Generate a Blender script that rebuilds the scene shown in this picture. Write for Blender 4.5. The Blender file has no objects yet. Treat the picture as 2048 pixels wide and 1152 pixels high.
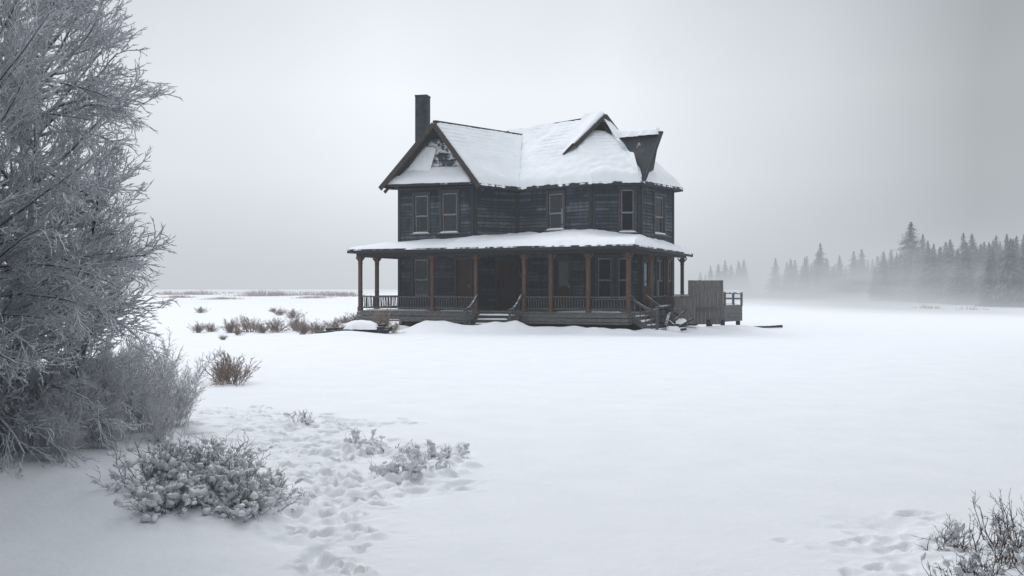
import bpy, bmesh, math, random
import numpy as np
from mathutils import Vector, noise as mnoise
S = bpy.context.scene
S.view_settings.view_transform = 'Standard'
S.view_settings.look = 'None'
S.view_settings.exposure = 0
COL = S.collection
R = random.Random(7)

# ------------------------------------------------------------------ materials
def newmat(name):
    m = bpy.data.materials.new(name); m.use_nodes = True
    nt = m.node_tree
    b = nt.nodes['Principled BSDF']
    return m, nt, b
def ramp(nt, fac, stops):
    r = nt.nodes.new('ShaderNodeValToRGB')
    el = r.color_ramp.elements
    while len(el) < len(stops): el.new(0.5)
    for e, (p, c) in zip(el, stops):
        e.position = p
        e.color = (c[0], c[1], c[2], 1) if isinstance(c, (tuple, list)) else (c, c, c, 1)
    nt.links.new(fac, r.inputs[0])
    return r.outputs[0]
def math_(nt, op, a, b=None, c=None):
    n = nt.nodes.new('ShaderNodeMath'); n.operation = op
    for i, x in enumerate((a, b, c)):
        if x is None: continue
        if isinstance(x, (int, float)): n.inputs[i].default_value = x
        else: nt.links.new(x, n.inputs[i])
    return n.outputs[0]
def mixc(nt, fac, a, b, mode='MIX'):
    n = nt.nodes.new('ShaderNodeMix'); n.data_type = 'RGBA'; n.blend_type = mode
    for i, x in ((0, fac), (6, a), (7, b)):
        if isinstance(x, (int, float)): n.inputs[i].default_value = x
        elif isinstance(x, tuple): n.inputs[i].default_value = (*x, 1)
        else: nt.links.new(x, n.inputs[i])
    return n.outputs[2]
def objco(nt, scale=(1, 1, 1)):
    t = nt.nodes.new('ShaderNodeTexCoord').outputs['Object']
    mp = nt.nodes.new('ShaderNodeMapping'); mp.inputs['Scale'].default_value = scale
    nt.links.new(t, mp.inputs[0]); return mp.outputs[0]
def noise_(nt, co, scale, detail=4, rough=.55):
    n = nt.nodes.new('ShaderNodeTexNoise'); n.inputs['Scale'].default_value = scale
    n.inputs['Detail'].default_value = detail; n.inputs['Roughness'].default_value = rough
    nt.links.new(co, n.inputs['Vector']); return n.outputs[0]
def bump_(nt, b, h, strength, dist):
    n = nt.nodes.new('ShaderNodeBump'); n.inputs['Strength'].default_value = strength
    n.inputs['Distance'].default_value = dist
    nt.links.new(h, n.inputs['Height']); nt.links.new(n.outputs[0], b.inputs['Normal'])

def snow_mat(name, fine=1.0, rows=False):
    m, nt, b = newmat(name)
    co = objco(nt)
    n1 = noise_(nt, co, 1.3, 6, .6)
    b.inputs['Roughness'].default_value = .75
    b.inputs['Specular IOR Level'].default_value = .25
    c = ramp(nt, n1, [(.3, (.835, .855, .89)), (.7, (.89, .905, .93))])
    n2 = noise_(nt, co, 9*fine, 8, .65)
    h = n2
    if rows:
        s = nt.nodes.new('ShaderNodeSeparateXYZ'); nt.links.new(co, s.inputs[0])
        z = math_(nt, 'ADD', s.outputs[2], math_(nt, 'MULTIPLY', noise_(nt, co, 2.5, 3, .5), .08))
        fr = math_(nt, 'FRACT', math_(nt, 'DIVIDE', z, .19))
        line = ramp(nt, fr, [(0, 1), (.2, .0), (.8, 0), (1, 1)])
        msk = ramp(nt, noise_(nt, objco(nt, (1, 1, .6)), .75, 4, .6), [(.44, 0), (.60, 1)])
        hi = ramp(nt, math_(nt, 'DIVIDE', s.outputs[2], 10), [(.72, .0), (.84, 1)])
        k = math_(nt, 'MULTIPLY', math_(nt, 'MULTIPLY', line, msk), hi)
        c = mixc(nt, math_(nt, 'MULTIPLY', k, .42), c, (.36, .39, .44))
        h = math_(nt, 'SUBTRACT', n2, math_(nt, 'MULTIPLY', k, .5))
    nt.links.new(c, b.inputs['Base Color'])
    bump_(nt, b, h, .5, .03)
    return m
M_snow = snow_mat('snow')
M_roofsnow = snow_mat('roof_snow', 1, True)
M_ground = snow_mat('ground_snow', .8)

def siding_mat(name, snowy=None):
    m, nt, b = newmat(name)
    co = objco(nt)
    sep = nt.nodes.new('ShaderNodeSeparateXYZ'); nt.links.new(co, sep.inputs[0])
    row = math_(nt, 'FLOOR', math_(nt, 'DIVIDE', sep.outputs[2], .15))
    xo = math_(nt, 'FLOOR', math_(nt, 'ADD', math_(nt, 'MULTIPLY', sep.outputs[0], .45), math_(nt, 'MULTIPLY', row, .37)))
    wn = nt.nodes.new('ShaderNodeTexWhiteNoise'); wn.noise_dimensions = '2D'
    cb = nt.nodes.new('ShaderNodeCombineXYZ'); nt.links.new(row, cb.inputs[0]); nt.links.new(xo, cb.inputs[1])
    nt.links.new(cb.outputs[0], wn.inputs['Vector'])
    base = ramp(nt, wn.outputs[0], [(0, (.016, .026, .042)), (.5, (.036, .053, .076)), (1, (.098, .12, .152))])
    st = noise_(nt, objco(nt, (1.2, 1.2, 22)), 3, 8, .7)
    c2 = mixc(nt, 1.0, base, ramp(nt, st, [(.3, .35), (.7, 1.5)]), 'MULTIPLY')
    big = noise_(nt, co, .9, 5, .6)
    c3 = mixc(nt, ramp(nt, big, [(.5, 0), (.72, .5)]), c2, (.11, .122, .14))
    stain = noise_(nt, objco(nt, (3, 3, .5)), 1.5, 6, .65)
    c3 = mixc(nt, 1.0, c3, ramp(nt, stain, [(.35, .45), (.6, 1.15)]), 'MULTIPLY')
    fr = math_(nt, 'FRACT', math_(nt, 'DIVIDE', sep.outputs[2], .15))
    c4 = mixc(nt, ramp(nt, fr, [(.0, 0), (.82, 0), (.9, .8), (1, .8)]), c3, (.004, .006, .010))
    if snowy:
        ns = noise_(nt, objco(nt, (1, 1, 1.4)), 1.3, 7, .7)
        c4 = mixc(nt, ramp(nt, ns, [(snowy, 0), (snowy+.05, .95)]), c4, (.72, .75, .80))
    nt.links.new(c4, b.inputs['Base Color'])
    b.inputs['Roughness'].default_value = .75
    bump_(nt, b, st, .6, .02)
    return m
M_siding = siding_mat('weathered_siding')
M_gable = siding_mat('snow_plastered_siding', .51)
def wood_mat(name, c0, c1, sc=(3, 3, 3), rough=.8, frost=0.0):
    m, nt, b = newmat(name)
    n1 = noise_(nt, objco(nt, sc), 3, 8, .7)
    c = ramp(nt, n1, [(.3, c0), (.72, c1)])
    if frost > 0:
        g = nt.nodes.new('ShaderNodeNewGeometry')
        s = nt.nodes.new('ShaderNodeSeparateXYZ'); nt.links.new(g.outputs['Normal'], s.inputs[0])
        n2 = noise_(nt, objco(nt), 6, 4, .6)
        f = math_(nt, 'MULTIPLY', ramp(nt, s.outputs[2], [(.25, 0), (.8, 1)]), ramp(nt, n2, [(.42, 0), (.6, 1)]))
        c = mixc(nt, math_(nt, 'MULTIPLY', f, frost), c, (.7, .73, .78))
    nt.links.new(c, b.inputs['Base Color'])
    b.inputs['Roughness'].default_value = rough
    bump_(nt, b, n1, .5, .02)
    return m
M_trim = wood_mat('dark_trim_wood', (.009, .011, .015), (.036, .038, .044), (2, 2, 4))
M_barge = wood_mat('brown_bargeboard_wood', (.018, .014, .013), (.07, .052, .045), (3, 3, 3), frost=.5)
M_post = wood_mat('reddish_post_wood', (.038, .022, .018), (.155, .08, .058), (6, 6, 1))
M_grey = wood_mat('grey_weathered_wood', (.055, .055, .058), (.19, .188, .185), (2, 2, 9), frost=.5)
M_step = wood_mat('dark_step_wood', (.03, .03, .032), (.10, .095, .092), (2, 2, 9), frost=.3)
M_plank = wood_mat('pale_brown_plank_wood', (.08, .077, .077), (.23, .215, .205), (14, 14, 1.2), frost=.6)
M_rail = wood_mat('dull_rail_wood', (.03, .032, .036), (.12, .118, .12), (3, 3, 3), frost=.8)
M_dark = wood_mat('dark_debris_wood', (.010, .011, .014), (.045, .042, .044), (4, 4, 4), frost=.9)
def brick_mat():
    m, nt, b = newmat('sooty_chimney_brick')
    co = objco(nt)
    br = nt.nodes.new('ShaderNodeTexBrick'); br.inputs['Scale'].default_value = 2.2
    mp = nt.nodes.new('ShaderNodeMapping'); mp.inputs['Rotation'].default_value = (math.radians(90), 0, 0)
    nt.links.new(co, mp.inputs[0]); nt.links.new(mp.outputs[0], br.inputs['Vector'])
    br.inputs['Color1'].default_value = (.016, .024, .032, 1); br.inputs['Color2'].default_value = (.032, .042, .052, 1)
    br.inputs['Mortar'].default_value = (.045, .055, .065, 1)
    n = noise_(nt, co, 2.5, 5, .6)
    c = mixc(nt, 1.0, br.outputs[0], ramp(nt, n, [(.3, .4), (.7, 1.3)]), 'MULTIPLY')
    nt.links.new(c, b.inputs['Base Color']); b.inputs['Roughness'].default_value = .9
    bump_(nt, b, br.outputs[1], .5, -.02)
    return m
M_brick = brick_mat()
def shingle_mat(name, thr, soft=.04):
    m, nt, b = newmat(name)
    co = objco(nt)
    n1 = noise_(nt, objco(nt, (3, 3, 10)), 3, 6, .7)
    n2 = noise_(nt, objco(nt, (1.6, 1.6, 1.0)), .8, 8, .7)
    c = ramp(nt, n1, [(.3, (.006, .010, .018)), (.7, (.034, .045, .062))])
    c = mixc(nt, ramp(nt, n2, [(thr, 0), (thr+soft, .9)]), c, (.62, .66, .72))
    nt.links.new(c, b.inputs['Base Color']); b.inputs['Roughness'].default_value = .85
    bump_(nt, b, n1, .7, .03)
    return m
M_shingle = shingle_mat('dark_shingles', .66)
M_shingle2 = shingle_mat('snow_flecked_shingles', .60, .1)
def glass_mat():
    m, nt, b = newmat('old_window_glass')
    b.inputs['Base Color'].default_value = (.012, .02, .03, 1)
    b.inputs['Roughness'].default_value = .05
    b.inputs['Specular IOR Level'].default_value = .8
    b.inputs['IOR'].default_value = 1.5
    tr = nt.nodes.new('ShaderNodeBsdfTransparent'); tr.inputs[0].default_value = (.75, .84, .93, 1)
    mx = nt.nodes.new('ShaderNodeMixShader'); mx.inputs[0].default_value = .6
    nt.links.new(tr.outputs[0], mx.inputs[1]); nt.links.new(b.outputs[0], mx.inputs[2])
    nt.links.new(mx.outputs[0], nt.nodes['Material Output'].inputs[0])
    n = noise_(nt, objco(nt), 1.6, 2, .5); bump_(nt, b, n, .15, .05)
    return m
M_glass = glass_mat()
M_curtain = wood_mat('faded_curtain_cloth', (.03, .04, .055), (.16, .18, .21), (7, 7, 1.5), .95)
M_wframe = wood_mat('window_frame_wood', (.02, .024, .03), (.075, .082, .092), (4, 4, 4))
M_sash = wood_mat('window_sash_paint', (.10, .11, .12), (.30, .315, .335), (5, 5, 5))
M_door = wood_mat('old_door_wood', (.025, .018, .016), (.11, .052, .038), (5, 5, 1))
M_metal, _nt, _b = newmat('dull_metal'); _b.inputs['Metallic'].default_value = 1; _b.inputs['Base Color'].default_value = (.2, .19, .18, 1); _b.inputs['Roughness'].default_value = .5

def twig_mat(name, dark, frost, amount=.75, lo=-.3, hi=.5, floor_=.12):
    m, nt, b = newmat(name)
    g = nt.nodes.new('ShaderNodeNewGeometry')
    s = nt.nodes.new('ShaderNodeSeparateXYZ'); nt.links.new(g.outputs['Normal'], s.inputs[0])
    n1 = noise_(nt, objco(nt), 3.0, 3, .6)
    f = math_(nt, 'MULTIPLY', ramp(nt, math_(nt, 'ADD', math_(nt, 'MULTIPLY', s.outputs[2], .5), .5),
              [(.5+lo*.5, floor_), (.5+hi*.5, 1)]), ramp(nt, n1, [(.35, .6), (.65, 1)]))
    c = mixc(nt, math_(nt, 'MULTIPLY', f, amount), dark, frost)
    nt.links.new(c, b.inputs['Base Color']); b.inputs['Roughness'].default_value = .85
    return m
M_bark = twig_mat('frosted_bark', (.05, .048, .055), (.88, .91, .96), 1.0, -.5, .15, .12)
M_frost = twig_mat('frosted_twigs', (.24, .25, .28), (.94, .965, 1.0), 1.0, -.75, .05, .45)
M_brown = twig_mat('brown_twigs', (.080, .056, .048), (.80, .81, .85), .8, -.2, .6, .1)
M_rust = twig_mat('rusty_bare_twigs', (.095, .055, .042), (.62, .62, .64), .35, .1, .9, .05)
M_brush = twig_mat('dry_brush_twigs', (.26, .235, .23), (.88, .89, .93), 1.0, -.6, .3, .45)
M_dry = twig_mat('dry_tan_twigs', (.24, .165, .13), (.68, .66, .67), .6, -.2, .9, .15)
M_spruce = twig_mat('frosted_spruce_needles', (.018, .026, .031), (.31, .36, .41), .55, .0, .95)

# ------------------------------------------------------------------ mesh builder
class MB:
    def __init__(s): s.v = []; s.f = []; s.m = []
    def poly(s, pts, mi=0):
        i = len(s.v); s.v += [tuple(p) for p in pts]; s.f.append(tuple(range(i, i+len(pts)))); s.m.append(mi)
    def hexa(s, p, mi=0):
        i = len(s.v); s.v += [tuple(q) for q in p]
        for f in ((0, 3, 2, 1), (4, 5, 6, 7), (0, 1, 5, 4), (1, 2, 6, 5), (2, 3, 7, 6), (3, 0, 4, 7)):
            s.f.append(tuple(i+k for k in f)); s.m.append(mi)
    def obox(s, c, ax, ay, az, mi=0):
        c = Vector(c); ax = Vector(ax)/2; ay = Vector(ay)/2; az = Vector(az)/2
        p = [c-ax-ay-az, c+ax-ay-az, c+ax+ay-az, c-ax+ay-az, c-ax-ay+az, c+ax-ay+az, c+ax+ay+az, c-ax+ay+az]
        s.hexa(p, mi)
    def beam(s, a, b, w, h, mi=0, up=(0, 0, 1)):
        a = Vector(a); b = Vector(b); d = (b-a); L = d.length; d.normalize()
        up = Vector(up); side = d.cross(up)
        if side.length < 1e-3: side = Vector((1, 0, 0))
        side.normalize(); u2 = side.cross(d).normalized()
        s.obox((a+b)/2, d*L, side*w, u2*h, mi)
    def slab(s, pts, th, mi=0, mside=None):
        if mside is None: mside = mi
        n = len(pts); i = len(s.v)
        s.v += [tuple(p) for p in pts] + [(p[0], p[1], p[2]-th) for p in pts]
        s.f.append(tuple(range(i, i+n))); s.m.append(mi)
        s.f.append(tuple(range(i+2*n-1, i+n-1, -1))); s.m.append(mside)
        for k in range(n):
            k2 = (k+1) % n
            s.f.append((i+k, i+n+k, i+n+k2, i+k2)); s.m.append(mside)
    def build(s, name, mats, parent=None, origin=(0, 0, 0), smooth=False, fixn=True):
        me = bpy.data.meshes.new(name)
        o3 = origin
        me.from_pydata([(x-o3[0], y-o3[1], z-o3[2]) for x, y, z in s.v], [], s.f)
        for m in (mats if isinstance(mats, (list, tuple)) else [mats]): me.materials.append(m)
        me.polygons.foreach_set('material_index', s.m)
        if fixn:
            bm = bmesh.new(); bm.from_mesh(me); bmesh.ops.recalc_face_normals(bm, faces=bm.faces); bm.to_mesh(me); bm.free()
        if smooth: me.polygons.foreach_set('use_smooth', [True]*len(me.polygons))
        ob = bpy.data.objects.new(name, me); COL.objects.link(ob)
        if parent is not None: ob.parent = parent
        else: ob.location = origin
        return ob
def empty(name, loc, label, cat, group=None, parent=None):
    e = bpy.data.objects.new(name, None); e.empty_display_size = .3
    COL.objects.link(e); e.location = loc
    e['label'] = label; e['category'] = cat
    if group: e['group'] = group
    return e

def np_mesh(name, V, F, mats, mi=None, smooth=False):
    me = bpy.data.meshes.new(name)
    nf, k = F.shape
    me.vertices.add(len(V)); me.vertices.foreach_set('co', np.ascontiguousarray(V, dtype=np.float32).ravel())
    me.loops.add(nf*k); me.loops.foreach_set('vertex_index', np.ascontiguousarray(F, dtype=np.int32).ravel())
    me.polygons.add(nf); me.polygons.foreach_set('loop_start', np.arange(0, nf*k, k, dtype=np.int32))
    for m in mats: me.materials.append(m)
    if mi is not None: me.polygons.foreach_set('material_index', np.ascontiguousarray(mi, dtype=np.int32))
    me.update(calc_edges=True)
    me.polygons.foreach_set('use_smooth', [smooth]*nf)
    me.validate()
    return me

def seg_arrays(segs, sides=3):
    A = np.array(segs, dtype=np.float64)
    P0 = A[:, 0:3]; P1 = A[:, 3:6]; r0 = A[:, 6:7]; r1 = A[:, 7:8]
    d = P1-P0; d /= np.maximum(np.linalg.norm(d, axis=1, keepdims=True), 1e-6)
    ref = np.where(np.abs(d[:, 2:3]) > .9, np.array([[1., 0, 0]]), np.array([[0, 0, 1.]]))
    s = np.cross(d, ref); s /= np.linalg.norm(s, axis=1, keepdims=True)
    t = np.cross(s, d)
    n = len(A); V = np.zeros((n, 2*sides, 3))
    for k in range(sides):
        a = 2*math.pi*k/sides+.5
        o = s*math.cos(a)+t*math.sin(a)
        V[:, k] = P0+o*r0; V[:, sides+k] = P1+o*r1
    F = []
    for k in range(sides):
        k2 = (k+1) % sides
        F.append([k, k2, sides+k2, sides+k])
    F = np.array(F)[None]+(np.arange(n)*2*sides)[:, None, None]
    return V.reshape(-1, 3), F.reshape(-1, 4), np.repeat(A[:, 8].astype(int), sides)

def seg_mesh(name, segs, mats, sides=3):
    V, F, mi = seg_arrays(segs, sides)
    return np_mesh(name, V, F, mats, mi, smooth=True)

def link(name, me, parent=None, loc=(0, 0, 0), rot=0, scale=1):
    o = bpy.data.objects.new(name, me); COL.objects.link(o); o.location = loc
    o.rotation_euler[2] = rot; o.scale = (scale,)*3 if not isinstance(scale, tuple) else scale
    if parent is not None: o.parent = parent
    return o

# ------------------------------------------------------------------ ground
def fbm(x, y, seed, oct=4, f=1.0):
    rs = np.random.RandomState(seed); out = 0*x; a = 1.0
    for o in range(oct):
        for k in range(4):
            an = rs.rand()*2*math.pi; ph = rs.rand()*6.28; fr = f*(.7+.6*rs.rand())
            out = out+a*np.sin((x*math.cos(an)+y*math.sin(an))*fr+ph+1.3*np.sin((y*math.cos(an)-x*math.sin(an))*fr*.7+ph*2))
        a *= .5; f *= 2.1
    return out/6
MOUNDS = [(-2.9, 40.2, 1.3, .9, .36), (-3.6, 40.6, .6, .5, .14), (-.5, 39.5, 1.1, .6, .36), (.15, 39.5, .4, .4, .18), (-1.3, 40.0, .8, .5, .12), (3.3, 38.5, .7, .6, .28), (-7.4, 43, 2.5, 1.5, .12),
          (7.3, 41.0, 1.2, .6, .24), (9.2, 42.4, 1.6, .7, .24), (1.6, 39.4, 1.0, .6, .26), (2.6, 39.2, .5, .4, .16), (4.4, 38.6, .5, .4, .16), (-5.0, 41.8, 1.0, .5, .2), (-7.0, 43.2, .8, .5, .18), (5.6, 39.2, .9, .5, .2), (-6.1, 36.6, 1.4, 1.0, .2), (-3.8, 12.3, 1.3, 1.3, .12), (-2.6, 8.0, 1.0, .8, .14), (-.95, 9.9, .7, .8, .06),
          (-6.2, 9.6, 2.6, 2.4, .30), (3.0, 6.2, .7, .8, .08)]
def gz(x, y):
    x = np.asarray(x, float); y = np.asarray(y, float)
    fade = np.clip(1-(np.hypot(x, y)-120)/200, 0, 1)
    z = fbm(x, y, 3, 2, .12)*.05*fade + fbm(x, y, 5, 3, .8)*.014*np.clip(1-(np.hypot(x, y))/90, 0, 1)
    for mx, my, sx, sy, h in MOUNDS:
        z = z+h*np.exp(-((x-mx)/sx)**2-((y-my)/sy)**2)*(1+.35*fbm(x, y, 9, 3, 2.2))
    return z
def g1(x, y): return float(gz(np.array([x]), np.array([y]))[0])

def axis(fine0, fine1, step, mx0, mx1, g=1.06):
    a = list(np.arange(fine0, fine1, step)); s = step; x = a[-1]
    while x < mx1: s *= g; x += s; a.append(x)
    s = step; x = fine0; b = []
    while x > mx0: s *= g; x -= s; b.append(x)
    return np.array(b[::-1]+a)
def ground():
    xs = axis(-4.6, 3.6, .028, -2500, 2500, 1.045)
    ya = axis(5.4, 14.6, .032, -60, 4000, 1.035)
    ys = np.unique(np.concatenate([ya[(ya < 37) | (ya > 43)], np.arange(37, 43, .16)]))
    X, Y = np.meshgrid(xs, ys)
    Z = gz(X, Y)
    rs = np.random.RandomState(11)
    def stamp(cx, cy, ang, l, w, d, rim=.3):
        i0, i1 = np.searchsorted(xs, [cx-.5, cx+.5]); j0, j1 = np.searchsorted(ys, [cy-.5, cy+.5])
        x = X[j0:j1, i0:i1]-cx; y = Y[j0:j1, i0:i1]-cy
        a = (x*math.cos(ang)+y*math.sin(ang))/l; b = (-x*math.sin(ang)+y*math.cos(ang))/w
        th = np.arctan2(b, a)
        r = np.sqrt(a*a+b*b)*(1+.18*np.sin(3*th+cx*40)+.1*np.sin(5*th+cy*50))
        Z[j0:j1, i0:i1] += -d/(1+np.exp((r-1)*4.5)) + rim*d*np.exp(-((r-1.6)/.45)**2)
    path = [(-4.3, 14.2), (-3.4, 13.6), (-2.9, 12.6), (-2.45, 11.4), (-2.0, 10.3), (-1.75, 9.4), (-1.45, 8.7), (-1.4, 7.9), (-1.3, 7.2), (-1.15, 6.5), (-1.1, 5.9)]
    mask = 0*X
    for k in range(len(path)-1):
        (ax, ay), (bx, by) = path[k], path[k+1]
        for t in np.linspace(0, 1, 8):
            cx, cy = ax+(bx-ax)*t, ay+(by-ay)*t
            w = .8 if cy > 10.5 else .46
            if cy < 7: w = .2
            mask = np.maximum(mask, np.exp(-(((X-cx)**2+(Y-cy)**2)/(w*w))))
    for (cx, cy, w) in [(-2.2, 12.9, .6), (-1.0, 8.6, .35), (2.75, 7.4, .4), (2.5, 6.5, .5), (-.85, 9.6, .6), (2.35, 6.0, .35), (-1.2, 10.4, .7), (-.9, 10.9, .5)]:
        mask = np.maximum(mask, .9*np.exp(-(((X-cx)**2+(Y-cy)**2)/(w*w))))
    mask *= np.clip(.75+.5*fbm(X, Y, 41, 2, 2.4), .15, 1.1)
    rough = fbm(X, Y, 21, 3, 13.0)+.5*fbm(X, Y, 23, 2, 31.0)+.5*fbm(X, Y, 27, 2, 6.0)
    rough = np.sign(rough)*np.abs(rough)**.8
    Z += mask*(rough*.042 - .03)
    for k in range(len(path)-1):
        (ax, ay), (bx, by) = path[k], path[k+1]
        L = math.hypot(bx-ax, by-ay); n = int(L/.10)+1
        for t in np.linspace(0, 1, n):
            cx, cy = ax+(bx-ax)*t, ay+(by-ay)*t
            w = .55 if cy > 10.5 else .28
            if cy < 7.6: w = .14
            for q in range(3 if cy > 7.6 else 1):
                stamp(cx+rs.randn()*w, cy+rs.randn()*w*.8, rs.rand()*3.14, .045+.07*rs.rand()**1.5, .03+.04*rs.rand(), .025+.06*rs.rand())
    for q in range(26): stamp(2.6+rs.randn()*.25, 6.6+rs.randn()*.45, rs.rand()*3, .05+.04*rs.rand(), .045, .015+.025*rs.rand())
    for q in range(22): stamp(-2.3+rs.randn()*.5, 12.9+rs.randn()*.3, rs.rand()*3, .09, .05, .05)
    for q in range(14): stamp(-1.0+rs.randn()*.35, 8.9+rs.randn()*.35, rs.rand()*3, .09, .05, .045)
    for (cx, cy) in [(-.47, 8.95), (-.5, 8.7), (-2.65, 12.4), (3.15, 7.8)]:
        stamp(cx, cy, rs.rand(), .12, .07, .05)
    # low snow caps over buried twigs beside the trail (max-blended so they never pile into cones)
    hump = 0*X
    for (cx, cy, w) in [(-.95, 9.2, .3), (-.78, 9.9, .3), (-1.25, 10.4, .35), (-1.0, 9.75, .3), (-.65, 10.3, .2), (-1.55, 10.9, .35), (-.95, 10.9, .3), (-.8, 9.4, .2)]:
        for q in range(14):
            x0, y0 = cx+rs.randn()*w*.6, cy+rs.randn()*w*.6; s_ = .05+.05*rs.rand(); hh = .03+.05*rs.rand()
            i0, i1 = np.searchsorted(xs, [x0-.4, x0+.4]); j0, j1 = np.searchsorted(ys, [y0-.4, y0+.4])
            rr = ((X[j0:j1, i0:i1]-x0)**2+(Y[j0:j1, i0:i1]-y0)**2)/(s_*s_)
            hump[j0:j1, i0:i1] = np.maximum(hump[j0:j1, i0:i1], hh*np.exp(-rr**2))
    Z += hump
    ny, nx = X.shape
    V = np.stack([X, Y, Z], -1).reshape(-1, 3)
    idx = np.arange(nx*ny).reshape(ny, nx)
    F = np.stack([idx[:-1, :-1], idx[:-1, 1:], idx[1:, 1:], idx[1:, :-1]], -1).reshape(-1, 4)
    me = np_mesh('snow_ground', V, F, [M_ground], smooth=True)
    o = link('snow_ground', me); o['kind'] = 'structure'
ground()

# ------------------------------------------------------------------ house
HO = (1.0, 44.0, 0.0)
house = empty('abandoned_house', HO, 'dark weathered two storey wooden house with snowy gabled roof', 'house')
def HB(mb, name, mats, parent=house, **k): return mb.build(name, mats, parent, HO, **k)
def F2(u, v, z=0.0): return Vector((4.62+.9135*u+.4067*v, 39.3-.4067*u+.9135*v, z))
P = [Vector((-5.20, 45.76)), Vector((-1.69, 44.19)), Vector((.25, 45.30)), Vector((3.44, 42.60)), Vector((5.48, 42.45)),
     Vector((7.31, 45.20)), Vector((5.2, 49.3)), Vector((-1.0, 51.0))]
V3 = Vector
def snow_sheet(mb, a, b, c, d, nu, nv, T, free=(1, 1, 1, 1), seed=0, over=.06, er=.22, rag=1.0):
    """a-b bottom edge, d-c top edge; free=(bottom,right,top,left)"""
    a, b, c, d = V3(a), V3(b), V3(c), V3(d)
    wB = ((b-a).length+(c-d).length)/2+1e-6; hB = ((d-a).length+(c-b).length)/2
    base = len(mb.v)
    dn = ((a-d)+(b-c)).normalized()
    for j in range(nv+1):
        for i in range(nu+1):
            s = i/nu; t = j/nv
            p = (a*(1-s)+b*s)*(1-t)+(d*(1-s)+c*s)*t
            e = 1.0
            for on, dist in ((free[0], t*hB), (free[1], (1-s)*wB), (free[2], (1-t)*hB), (free[3], s*wB)):
                if on: e *= min(1, max(0, dist/er))**.45
            n1 = mnoise.noise(V3((p.x*.9+seed, p.y*.9, p.z*.9))); n2 = mnoise.noise(V3((p.x*3.1, p.y*3.1+seed, p.z*3.1)))
            n3 = mnoise.noise(V3((p.x*6.3, p.y*6.3+seed, p.z*3.1)))
            h = T*e*(1+.45*n1+.22*n2)
            if free[0] and j == 0: p = p+dn*(over*(1+1.3*n2+.8*n1+1.2*n3*rag))
            if free[2] and t > .9: p = p+dn*(.11*(1+n2+n1+n3)*(t-.9)*10)
            mb.v.append((p.x, p.y, p.z+h+.012-(.05 if e < .01 else 0)))
    for j in range(nv):
        for i in range(nu):
            q = base+j*(nu+1)+i
            mb.f.append((q, q+1, q+nu+2, q+nu+1)); mb.m.append(0)
def lerp(a, b, t): return a*(1-t)+b*t

OPEN = {0: [(.85, 1.55, 4.3, 6.02, 'w'), (2.25, 3.03, 4.3, 6.08, 'w'), (.80, 1.55, 1.42, 3.12, 'w'), (3.0, 3.7, .82, 3.05, 'd')],
        1: [(1.15, 2.0, .82, 3.05, 'd')],
        2: [(1.82, 2.66, 4.38, 5.98, 'w'), (2.16, 3.02, .82, 3.1, 'g')],
        3: [(.22, .84, 1.35, 3.1, 'w'), (1.08, 1.6, 1.35, 3.1, 'w'), (1.2, 1.78, 4.2, 6.02, 'w')],
        4: [(1.3, 2.25, 4.2, 5.85, 'w'), (.2, .98, .82, 3.05, 'g'), (1.5, 2.2, 1.35, 3.05, 'w'), (2.42, 3.08, 1.35, 3.05, 'w')],
        5: [(1.5, 2.4, 1.4, 3.0, 'w'), (1.5, 2.4, 4.3, 5.9, 'w')], 6: [(2, 2.9, 4.3, 5.9, 'w'), (4, 4.9, 1.4, 3.0, 'w')], 7: [(2, 2.8, 4.3, 5.9, 'w')]}
ROW = .15
wall = MB()
trim = MB()
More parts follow.
